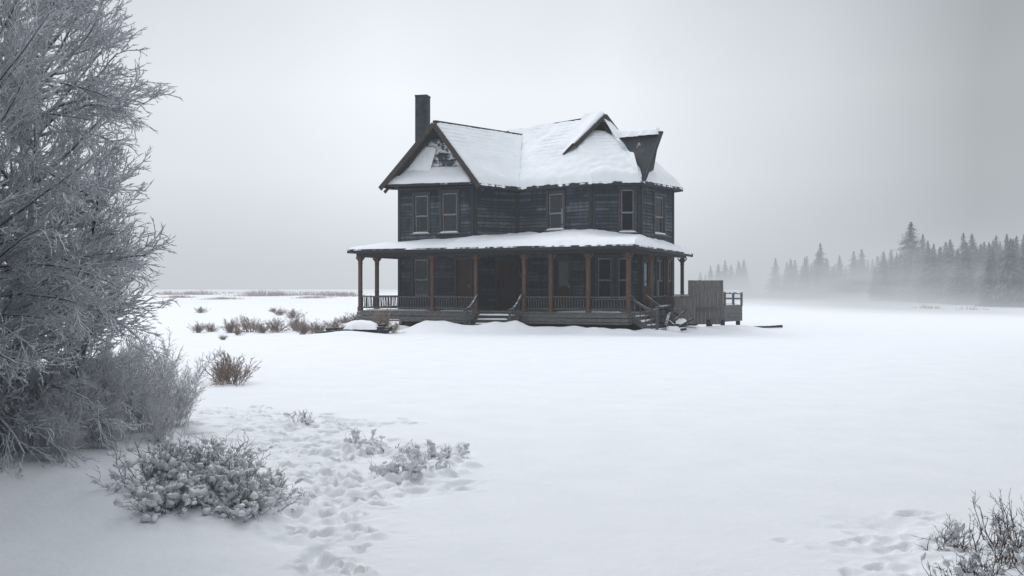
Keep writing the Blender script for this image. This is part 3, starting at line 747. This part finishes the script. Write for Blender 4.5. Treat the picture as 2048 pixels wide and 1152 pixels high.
# ------------------------------------------------------------------ vegetation
cfg_minr = .0032
def grow(rng, p, d, L, r, lvl, cfg, out):
    nseg, wig, lift, sp, cl, ca, st, mi = cfg[lvl]
    x, y, z = p; dx, dy, dz = d; step = L/nseg; r0 = r; acc = -st*L
    for i in range(nseg):
        dx += rng.gauss(0, wig); dy += rng.gauss(0, wig); dz += rng.gauss(0, wig)+lift
        n = math.sqrt(dx*dx+dy*dy+dz*dz); dx /= n; dy /= n; dz /= n
        r1 = r*(1-(i+1)/nseg*.72)
        nx, ny, nz = x+dx*step, y+dy*step, z+dz*step
        out.append((x, y, z, nx, ny, nz, r0, r1, mi))
        acc += step
        if lvl+1 < len(cfg) and sp > 0:
            while acc > sp:
                acc -= sp
                t = rng.random()
                ax, ay, az = rng.gauss(0, 1), rng.gauss(0, 1), rng.gauss(0, .8)
                dt = ax*dx+ay*dy+az*dz; ax -= dt*dx; ay -= dt*dy; az -= dt*dz
                m = math.sqrt(ax*ax+ay*ay+az*az)+1e-6; ax /= m; ay /= m; az /= m
                ang = ca*(.75+.5*rng.random()); c, s = math.cos(ang), math.sin(ang)
                l2 = cl*(.6+.7*rng.random())*(1-.45*((i+t)/nseg)**2)
                grow(rng, (x+dx*step*t, y+dy*step*t, z+dz*step*t), (dx*c+ax*s, dy*c+ay*s, dz*c+az*s), l2, max(r1*.5, cfg_minr), lvl+1, cfg, out)
        x, y, z, r0 = nx, ny, nz, r1

def big_tree():
    global cfg_minr
    rng = random.Random(5); crown = []; trunks = []
    cfg_minr = .0072
    cfgL = [(12, .05, .045, .11, .64, .5, .18, 0), (7, .08, .045, .054, .23, .48, .06, 1), (3, .10, .04, .06, .09, .55, .1, 1), (1, .1, 0, 0, 0, 0, 0, 1)]
    cfgD = [(13, .05, -.07, .105, .58, .48, .18, 0), (7, .08, -.005, .054, .21, .48, .06, 1), (3, .10, .0, .06, .09, .55, .1, 1), (1, .1, 0, 0, 0, 0, 0, 1)]
    O = (-6.35, 10.3, g1(-6.35, 10.3)-.1)
    stems = [((0, 0, 0), (.03, .0, 1), 7.2, .14), ((.55, -.5, 0), (.05, -.05, 1), 6.4, .09), ((.9, .7, 0), (.05, .05, 1), 6.2, .08), ((1.35, .0, 0), (.06, 0, 1), 4.4, .055), ((1.05, -.9, 0), (.05, -.05, 1), 3.0, .045), ((1.7, .5, 0), (.05, -.05, 1), 2.6, .035)]
    for (p, d, L, r) in stems:
        x, y, z = p; n = 16; dx, dy, dz = d; rr = r; trunk = []
        for i in range(n):
            dx += rng.gauss(0, .04); dy += rng.gauss(0, .05); m = math.sqrt(dx*dx+dy*dy+dz*dz); dx /= m; dy /= m; dz /= m
            nx, ny, nz = x+dx*L/n, y+dy*L/n, z+dz*L/n; r1 = r*(1-.8*(i+1)/n)
            trunk.append((x, y, z, nx, ny, nz, rr, r1, 0))
            for q in range(3):
                az = rng.choice([rng.uniform(-1.5, .5), rng.uniform(-1.6, .9), rng.uniform(-math.pi, math.pi)])
                t = rng.random(); zz = z+(nz-z)*t
                if zz < .10: continue
                droop = rng.random() < .45
                el = rng.uniform(.1, .75) if zz > 1.3 else rng.uniform(-.05, .4)
                if droop: el = rng.uniform(.35, .85) if zz > .8 else rng.uniform(.2, .6)
                Lb = rng.uniform(1.4, 2.1)*(1.0 if x < .6 else .8)
                if math.cos(az) < 0 and x < .6: Lb *= .8
                dd = (math.cos(az)*math.cos(el), math.sin(az)*math.cos(el), math.sin(el))
                # keep the crown's own outline: full at mid height, narrower shoulder above
                for it in range(16):
                    ex = O[0]+x+dd[0]*(Lb+.25); ey = O[1]+y+dd[1]*(Lb+.25); ez = O[2]+zz+Lb*(math.sin(el)+.25)
                    rad = ex+.35*ey
                    lim = -.24 if ez < 3.1 else (-.62 if ez < 3.5 else -.30)
                    if rad > lim: Lb *= .9
                if Lb < .4: continue
                grow(rng, (x+(nx-x)*t, y+(ny-y)*t, zz), dd, Lb, max(.026, r1*.42), 0, cfgD if droop else cfgL, crown)
            x, y, z, rr = nx, ny, nz, r1
        trunks.append(trunk)
    e = empty('frosted_tree', O, 'large frost covered bare tree with dense feathery branches', 'tree')
    for t_ in trunks: link('trunk', seg_mesh('trunk', t_, [M_bark], 8), e)
    link('crown', seg_mesh('crown', crown, [M_bark, M_frost], 3), e)
    return len(crown)
NC = big_tree()

def shrub_mesh(seed, n, H, spread, lean, cfg, minr, r=.008, root=.12):
    global cfg_minr; cfg_minr = minr
    rng = random.Random(seed); out = []
    for i in range(n):
        az = rng.uniform(0, 2*math.pi); tl = abs(rng.gauss(0, spread))
        d = (math.cos(az)*math.sin(tl)+lean, math.sin(az)*math.sin(tl), math.cos(tl))
        p = (rng.gauss(0, root)*H, rng.gauss(0, root)*H, -.05)
        grow(rng, p, d, H*rng.uniform(.5, 1.1), r, 0, cfg, out)
    return out
cfgB = [(8, .07, .01, .05, .26, .5, .12, 0), (4, .09, .03, .04, .10, .6, .1, 0), (1, .1, .02, 0, 0, 0, 0, 0)]
brush_me = [seg_mesh('twigs', shrub_mesh(30+i, 34, 1.1, .38, .0, cfgB, .0038, .007), [M_brush]) for i in range(2)]
for i, (x, y, s, rot) in enumerate([(-4.1, 11.1, .85, 0), (-4.35, 10.5, .9, 2), (-4.4, 11.9, 1.0, 4), (-3.95, 11.6, .72, 1), (-4.7, 11.3, 1.05, 3), (-4.8, 10.0, .9, 5), (-4.1, 10.0, .6, 2.5), (-3.75, 10.7, .5, 3.5), (-4.35, 9.6, .7, 1.5), (-4.75, 9.3, .75, 4.5), (-4.9, 9.7, .9, .7), (-4.2, 9.1, .5, 2.2)]):
    e = empty('brush_shrub', (x, y, g1(x, y)), 'upright frosted shrub with fine tan twigs beside the tree', 'shrub', 'shrubs under the frosted tree')
    link('twigs', brush_me[i % 2], e, rot=rot, scale=s)

bm = bmesh.new(); bmesh.ops.create_icosphere(bm, subdivisions=2, radius=1); bm.verts.ensure_lookup_table()
ICV = np.array([v.co[:] for v in bm.verts]); ICF = np.array([[v.index for v in f.verts] for f in bm.faces]); bm.free()
def twig_snow(seed, segs, frac, s0, s1, sx, sy, flat=1.0):
    """snow caught along the twigs: lumps stretched along each chosen piece of twig"""
    rs = np.random.RandomState(seed); Vs = []; Fs = []; k = 0
    A = np.array(segs)
    zmax = A[:, 5].max()
    pc = [A[rs.randint(len(A)), 0:3] for _ in range(9)]
    for row in A:
        p = (row[0:3]+row[3:6])/2
        near = min(np.linalg.norm(p-c) for c in pc)
        fr = frac*(2.2 if near < zmax*.25 else .55)
        if rs.rand() > fr: continue
        d = row[3:6]-row[0:3]; L = np.linalg.norm(d); d = d/max(L, 1e-6)
        if p[2] > zmax*.78 and rs.rand() < .8: continue
        if abs(d[2]) > .9 and rs.rand() < .6: continue
        s = s0+(s1-s0)*rs.rand()**1.6
        ln = max(L*.5, s)*(.8+.6*rs.rand())
        ax = d; up = np.array([0, 0, 1.]); sd = np.cross(up, ax); sd /= max(np.linalg.norm(sd), 1e-5); u = np.cross(ax, sd)
        ph = rs.rand(4)*10
        X = ICV
        disp = 1+.30*np.sin(X[:, :1]*3.3+ph[0])*np.cos(X[:, 1:2]*3.9+ph[1])+.20*np.sin(X[:, 2:3]*6.5+X[:, :1]*5.5+ph[2])+.10*np.sin(X[:, 1:2]*11+ph[3])
        w = X*disp
        v = w[:, :1]*ax*ln+w[:, 1:2]*sd*s*.95+w[:, 2:3]*u*s*.7+p+np.array([0, 0, s*.3])
        v[:, 0] *= sx; v[:, 1] *= sy; v[:, 2] *= flat
        Vs.append(v); Fs.append(ICF+k); k += len(ICV)
    return np_mesh('snow', np.concatenate(Vs), np.concatenate(Fs), [M_snow], smooth=True)
cfgS = [(6, .18, .0, .034, .16, .75, .08, 0), (3, .18, .02, .04, .07, .75, .15, 0), (1, .1, .0, 0, 0, 0, 0, 0)]
cfgT = [(6, .12, .02, .055, .14, .6, .1, 0), (3, .14, .03, .05, .06, .7, .2, 0), (1, .1, .0, 0, 0, 0, 0, 0)]
def snowy_bush(x, y, rx, ry, h, frac, seed, label, s0=.008, s1=.028, twn=48, ht=1.2, group='snow laden low bushes', mat=None, cfg=None, flat=1.0):
    e = empty('snowy_bush', (x, y, g1(x, y)-.03), label, 'bush', group)
    segs = shrub_mesh(seed, twn, h*ht, .85, .0, cfg or cfgS, .0024, .006, .3)
    sx, sy = max(1, rx/h*.8), max(1, ry/h*.8)
    link('twigs', seg_mesh('twigs', segs, [mat or M_brown]), e, scale=(sx, sy, 1))
    o = link('snow', twig_snow(seed, segs, frac, s0, s1, sx, sy, flat), e); o['kind'] = 'stuff'
lb = 'low brown bush weighed down by clumps of snow'
for i, (x, y, rx, ry, h, n) in enumerate([(-2.65, 8.0, .38, .4, .38, .21), (-2.2, 7.75, .34, .33, .30, .23), (-3.0, 8.45, .36, .4, .36, .20), (-2.45, 8.4, .38, .3, .36, .21), (-2.05, 7.5, .2, .2, .2, .24), (-2.6, 7.55, .34, .3, .24, .24), (-1.95, 7.95, .22, .2, .2, .22)]):
    snowy_bush(x, y, rx, ry, h, n, 50+i, lb, .009, .034)
lb2 = 'bare dark twigs poking out of lumpy snow'
for i, (x, y, rx, ry, h, n) in enumerate([(-.95, 9.15, .2, .18, .18, .2), (-.78, 9.9, .22, .2, .17, .2), (-1.25, 10.4, .24, .2, .15, .2), (-1.0, 9.65, .2, .16, .14, .24), (-1.75, 11.2, .14, .14, .17, .12), (-2.6, 12.6, .12, .12, .16, .08), (-.6, 10.3, .1, .1, .12, .24), (-1.55, 10.9, .18, .16, .13, .2), (-1.15, 9.2, .14, .12, .13, .24), (-.75, 9.4, .14, .12, .13, .24), (-1.05, 10.1, .16, .14, .12, .24)]):
    snowy_bush(x, y, rx, ry, h, n*1.4, 70+i, lb2, .014, .042, 16, 1.3, cfg=cfgT)
lb3 = 'reddish brown bush of spiky bare twigs with a little snow'
for i, (x, y, rx, ry, h, n) in enumerate([(3.05, 6.15, .24, .2, .22, .07), (3.35, 6.6, .26, .26, .30, .06), (2.80, 5.95, .18, .14, .15, .09), (3.2, 5.9, .24, .22, .22, .08), (2.62, 5.85, .12, .12, .09, .12), (2.95, 6.6, .16, .14, .16, .08)]):
    snowy_bush(x, y, rx, ry, h, n, 90+i, lb3, .008, .026, 38, 1.3, mat=M_rust, cfg=cfgT)
cfgDr = [(6, .08, .03, .05, .22, .5, .1, 0), (3, .1, .03, .045, .09, .6, .1, 0), (2, .1, .0, 0, 0, 0, 0, 0)]
dry_me = [seg_mesh('twigs', shrub_mesh(110+i, 32, .62, .6, 0, cfgDr, .0055, .008), [M_dry]) for i in range(5)]
for i, (x, y, s) in enumerate([(-5.2, 18.4, .95), (-5.5, 18.9, .6), (-12.5, 39.5, .8), (-12.2, 40.2, .7), (-11.1, 39.4, 1.1), (-10.6, 40.2, 1.2), (-10.3, 37.4, .5), (-9.9, 39.2, .8), (-9.5, 39.9, 1.1), (-8.9, 41.2, 1.2), (-8.3, 39.6, .7), (-7.9, 37.8, .9), (-7.6, 38.4, 1.0), (-7.2, 40.6, 1.0),
                               (-7.3, 46.5, 1.3), (-7.0, 48.5, 1.1), (-7.9, 47.0, .9), (-9.9, 34.0, .35), (-13.2, 60, 1.1), (-5.1, 38.6, 1.7), (-4.85, 38.9, 1.2), (-4.9, 37.6, .6), (-15.5, 66, 1.0), (-22.5, 72, .9), (-18, 75, .7)]):
    e = empty('dry_bush', (x, y, g1(x, y)), 'dry tan bush standing in open snow' if s < 1.6 else 'bare spindly shrub growing in front of the porch', 'bush', 'dry bushes on the snowfield')
    link('twigs', dry_me[i % 5], e, rot=i*1.3, scale=(s*1.15, s*1.15, s*(1.0 if y < 20 else .85)) if s < 1.6 else (s*.8, s*.8, s))
rng = random.Random(77); segs = []
def scrub(cx, cy, w, dpt, h, n):
    for i in range(n):
        x = cx+max(-2, min(2, rng.gauss(0, .9)))*w; y = cy+rng.gauss(0, dpt); hh = h*rng.uniform(.3, 1.1)*math.exp(-((x-cx)/w)**2*.5)
        a = rng.uniform(0, 6.28); segs.append((x, y, -.05, x+math.cos(a)*hh*.5, y+math.sin(a)*hh*.5, hh, .04, .015, 0))
for (px_, Y_, w_, h_) in [(-.345, 300, 3, 1.2), (-.325, 330, 2, 1.1), (-.312, 300, 4, 1.6), (-.255, 240, 4, 1.6), (-.245, 260, 6, 1.7), (-.235, 260, 3, 1.3), (-.205, 280, 4, 1.1), (-.182, 290, 3, 1.3), (-.176, 230, 4, 1.1), (-.165, 260, 3, 1.2),
                        (-.285, 380, 14, 1.0), (-.22, 420, 20, 1.2), (-.19, 400, 14, 1.0), (-.33, 400, 14, 1.2), (-.29, 170, 2, .45), (-.2, 190, 2.4, .5), (-.335, 200, 2, .6)]:
    scrub(px_*Y_, Y_, w_, 3, h_, 280)
for k in range(3): scrub(rng.uniform(34, 42), rng.uniform(84, 92), .7, .8, .3, 40)
so = link('distant_scrub', seg_mesh('distant_scrub', segs, [M_dry])); so['kind'] = 'stuff'

# ------------------------------------------------------------------ spruces
def spruce_meshes(seed, H=12.0):
    rng = random.Random(seed); V = []; F = []
    nw = 54; base = .03*H
    fat = rng.uniform(.17, .24); gap = rng.uniform(.65, .9)
    for w in range(nw):
        t = w/(nw-1); z = base+(H-base)*t**.95
        Rr = (1-t)**gap*H*fat*(.65+.6*rng.random())+.14
        nb = 11 if t < .8 else 7
        a0 = rng.random()*6.28
        for b in range(nb):
            a = a0+b*6.283/nb+rng.gauss(0, .15); L = Rr*rng.uniform(.45, 1.2)
            if rng.random() < .08: continue
            ca, sa = math.cos(a), math.sin(a); dr = L*rng.uniform(.25, .6)
            ns = 5
            for k in range(ns):
                f0 = k/ns; f1 = min(1.1, (k+1.35)/ns)
                wd = (L*.34+.08)*(1-.6*f0)
                for sgn in (-1, 1):
                    r0 = L*f0; r1 = L*f1
                    zz0 = z-dr*f0**1.3+.1*L*f1; zz1 = z-dr*f1**1.3-rng.random()*.15
                    i = len(V)
                    V.append((ca*r0, sa*r0, zz0))
                    V.append((ca*r1-sgn*sa*wd*rng.uniform(.5, 1.2), sa*r1+sgn*ca*wd*rng.uniform(.5, 1.2), zz1-.2*L*rng.random()))
                    V.append((ca*(r0+(r1-r0)*.55), sa*(r0+(r1-r0)*.55), (zz0+zz1)/2-.02))
                    F.append((i, i+1, i+2))
    V.append((0, 0, H+.2)); i = len(V)-1
    V += [(.14, 0, H-.7), (-.07, .12, H-.7), (-.07, -.12, H-.7)]; F += [(i, i+1, i+2), (i, i+2, i+3), (i, i+3, i+1)]
    crown = np_mesh('crown', np.array(V), np.array(F), [M_spruce])
    tr = seg_mesh('trunk', [(0, 0, -.3, 0, 0, H*.5, .17, .1, 0), (0, 0, H*.5, 0, 0, H, .1, .02, 0)], [M_bark], 6)
    return tr, crown
SM = [spruce_meshes(200+i) for i in range(6)]
rng = random.Random(31)
spots = []
def tree_line(n, x0, y0, x1, y1, h0, h1, jx, jy):
    for i in range(n):
        t = (i+rng.random())/n
        h = h0+(h1-h0)*rng.random()**1.4
        spots.append((x0+(x1-x0)*t+rng.gauss(0, jx), y0+(y1-y0)*t+rng.gauss(0, jy), h))
tree_line(20, 50, 258, 59, 250, 5, 9.5, .5, 5)
tree_line(44, 56, 208, 76, 205, 5, 10.0, .8, 6)
tree_line(28, 73, 208, 90, 200, 5, 8.8, 1, 6)
tree_line(70, 58, 150, 51, 98, 4.8, 8.0, 1.5, 5)
tree_line(64, 64, 158, 60, 100, 5.6, 8.7, 3, 5)
tree_line(36, 90, 205, 68, 140, 6.5, 9.6, 2, 4)
spots += [(59.3, 148, 12.0), (61.5, 149, 10.2), (63.5, 205, 11.5), (72, 205, 10.2), (53.5, 118, 8.6), (50.8, 101, 7.0)]
for i, (x, y, h) in enumerate(spots):
    tr, cr = SM[i % 6]; s = h/12.3; z = g1(x, y)
    e = empty('spruce_tree', (x, y, z), 'tall frosted spruce tree fading into mist at the field edge', 'tree', 'spruce trees along the snowfield')
    e.rotation_euler[2] = rng.random()*6.28; e.scale = (s*rng.uniform(1.1, 1.7),)*2+(s,)
    for nm, me in (('trunk', tr), ('crown', cr)):
        o = bpy.data.objects.new(nm, me); COL.objects.link(o); o.parent = e
# out-of-view spruces added around the camera to shade the foreground and its corners
for i, (x, y, h, wd) in enumerate([(-5, -3.5, 19, .9), (-1.5, -4.0, 20, .7), (2.2, -3.8, 19, .7), (6, -3.5, 19, .9), (9.5, -1.5, 18, .9), (9.0, 2.8, 15, .9), (4, -8, 20, 1), (-4, -8, 20, 1), (0, -9, 20, 1),
                                  (13, 2, 17, 1), (-9, -4, 18, 1), (-6.6, 2.6, 14, .9), (-9, 5.5, 16, .9), (-5.2, 4.3, 10, .75), (-7.4, 6.9, 14, .8), (-10.5, 12.5, 15, .8), (-11.5, 16.0, 15, .8), (5.8, 3.9, 11, .8), (7.9, 7.0, 13, .8), (10.2, 9.6, 14, .8), (12.6, 12.5, 15, .9), (15.2, 16.5, 16, .9), (18.5, 22.5, 16, .9), (22.5, 29, 16, .9), (6.2, .2, 12, .9)]):
    tr, cr = SM[i % 6]; s = h/12.3
    e = empty('spruce_tree', (x, y, g1(x, y)), 'unseen tall spruce added to shade the foreground snow', 'tree', 'spruce trees along the snowfield')
    e.rotation_euler[2] = i*1.7; e.scale = (s*wd, s*wd, s)
    for nm, me in (('trunk', tr), ('crown', cr)):
        o = bpy.data.objects.new(nm, me); COL.objects.link(o); o.parent = e

# ------------------------------------------------------------------ haze (absorbing boxes whose own glow stands in for light scattered by mist)
def vol_box(name, x0, x1, y0, y1, z0, z1, dens, col, shaped=None):
    m = MB(); m.obox(((x0+x1)/2, (y0+y1)/2, (z0+z1)/2), (x1-x0, 0, 0), (0, y1-y0, 0), (0, 0, z1-z0))
    mat = bpy.data.materials.new(name+'_air'); mat.use_nodes = True; nt = mat.node_tree; nt.nodes.clear()
    out = nt.nodes.new('ShaderNodeOutputMaterial'); ab = nt.nodes.new('ShaderNodeVolumeAbsorption'); em = nt.nodes.new('ShaderNodeEmission')
    ab.inputs['Color'].default_value = (0, 0, 0, 1); em.inputs['Color'].default_value = (*col, 1)
    ad = nt.nodes.new('ShaderNodeAddShader'); nt.links.new(ab.outputs[0], ad.inputs[0]); nt.links.new(em.outputs[0], ad.inputs[1])
    nt.links.new(ad.outputs[0], out.inputs['Volume'])
    if shaped is None:
        ab.inputs['Density'].default_value = dens; em.inputs['Strength'].default_value = dens
    else:
        g = nt.nodes.new('ShaderNodeNewGeometry'); s = nt.nodes.new('ShaderNodeSeparateXYZ'); nt.links.new(g.outputs['Position'], s.inputs[0])
        fx = math_(nt, 'EXPONENT', math_(nt, 'MULTIPLY', s.outputs[2], -1/shaped))
        mp = nt.nodes.new('ShaderNodeMapping'); mp.inputs['Scale'].default_value = (.07, .02, .22); nt.links.new(g.outputs['Position'], mp.inputs[0])
        n = noise_(nt, mp.outputs[0], 1, 2, .5)
        nn = ramp(nt, n, [(.38, .1), (.62, 1)])
        ex = nt.nodes.new('ShaderNodeMapRange'); nt.links.new(s.outputs[0], ex.inputs[0]); ex.inputs[1].default_value = x0; ex.inputs[2].default_value = x0+22; ex.interpolation_type = 'SMOOTHSTEP'
        ey = nt.nodes.new('ShaderNodeMapRange'); nt.links.new(s.outputs[1], ey.inputs[0]); ey.inputs[1].default_value = y0; ey.inputs[2].default_value = y0+25; ey.interpolation_type = 'SMOOTHSTEP'
        dn = math_(nt, 'MULTIPLY', math_(nt, 'MULTIPLY', math_(nt, 'MULTIPLY', math_(nt, 'MULTIPLY', fx, nn), ex.outputs[0]), ey.outputs[0]), dens)
        nt.links.new(dn, ab.inputs['Density']); nt.links.new(dn, em.inputs['Strength'])
    o = m.build(name, [mat]); o['kind'] = 'structure'; return o
vol_box('haze', -600, 600, -40, 900, -2, 26, .0011, (.60, .645, .69))
vol_box('ground_mist', 16, 150, 50, 290, -.5, 14, .075, (.55, .59, .63), 2.7)

# ------------------------------------------------------------------ sky + lights
w = bpy.data.worlds.new('World'); S.world = w; w.use_nodes = True; nt = w.node_tree
bg = nt.nodes['Background']
sky = nt.nodes.new('ShaderNodeTexSky'); sky.sky_type = 'NISHITA'; sky.sun_disc = False
SUN_EL = math.radians(46); SUN_AZ = math.radians(-28)
sky.sun_elevation = SUN_EL; sky.sun_rotation = SUN_AZ
tc = nt.nodes.new('ShaderNodeTexCoord'); sp = nt.nodes.new('ShaderNodeSeparateXYZ'); nt.links.new(tc.outputs['Generated'], sp.inputs[0])
elev = ramp(nt, sp.outputs[2], [(0, (.68, .735, .785)), (.04, (.79, .845, .895)), (.11, (.97, 1.02, 1.07)), (.19, (1.0, 1.045, 1.09)), (.30, (.82, .865, .91)), (1.0, (1.12, 1.185, 1.27))])
az = ramp(nt, math_(nt, 'ADD', math_(nt, 'MULTIPLY', sp.outputs[0], .5), .5), [(.25, .66), (.34, .83), (.44, 1.0), (.55, .98), (.64, .71), (.71, .42), (.85, .48)])
ncl = noise_(nt, tc.outputs['Generated'], 2.2, 4, .5)
cl = ramp(nt, ncl, [(.3, .93), (.7, 1.05)])
fz = nt.nodes.new('ShaderNodeMapRange'); nt.links.new(sp.outputs[2], fz.inputs[0]); fz.inputs[1].default_value = .3; fz.inputs[2].default_value = .7
azm = mixc(nt, fz.outputs[0], az, (1.0, 1.0, 1.0))
over = mixc(nt, 1.0, mixc(nt, 1.0, elev, azm, 'MULTIPLY'), cl, 'MULTIPLY')
nsc = mixc(nt, 1.0, sky.outputs[0], (.08, .08, .08), 'MULTIPLY')
fin = mixc(nt, .05, over, nsc)
nt.links.new(fin, bg.inputs[0]); bg.inputs[1].default_value = 1.0
sd = bpy.data.lights.new('sun', 'SUN'); sd.energy = 1.05; sd.angle = math.radians(20); sd.color = (1, .99, .975)
so = bpy.data.objects.new('sun', sd); COL.objects.link(so)
dirv = V3((math.sin(SUN_AZ)*math.cos(SUN_EL), math.cos(SUN_AZ)*math.cos(SUN_EL), math.sin(SUN_EL)))
so.rotation_euler = (-dirv).to_track_quat('-Z', 'Y').to_euler(); so.location = (0, 0, 60)

# ------------------------------------------------------------------ camera
cd = bpy.data.cameras.new('camera'); cd.lens = 35; cd.sensor_width = 36; cd.clip_end = 6000; cd.clip_start = .1
co = bpy.data.objects.new('camera', cd); COL.objects.link(co); co.location = (0, 0, 1.75)
co.rotation_euler = (math.radians(90.06), 0, 0); S.camera = co
print('crown segments', NC)
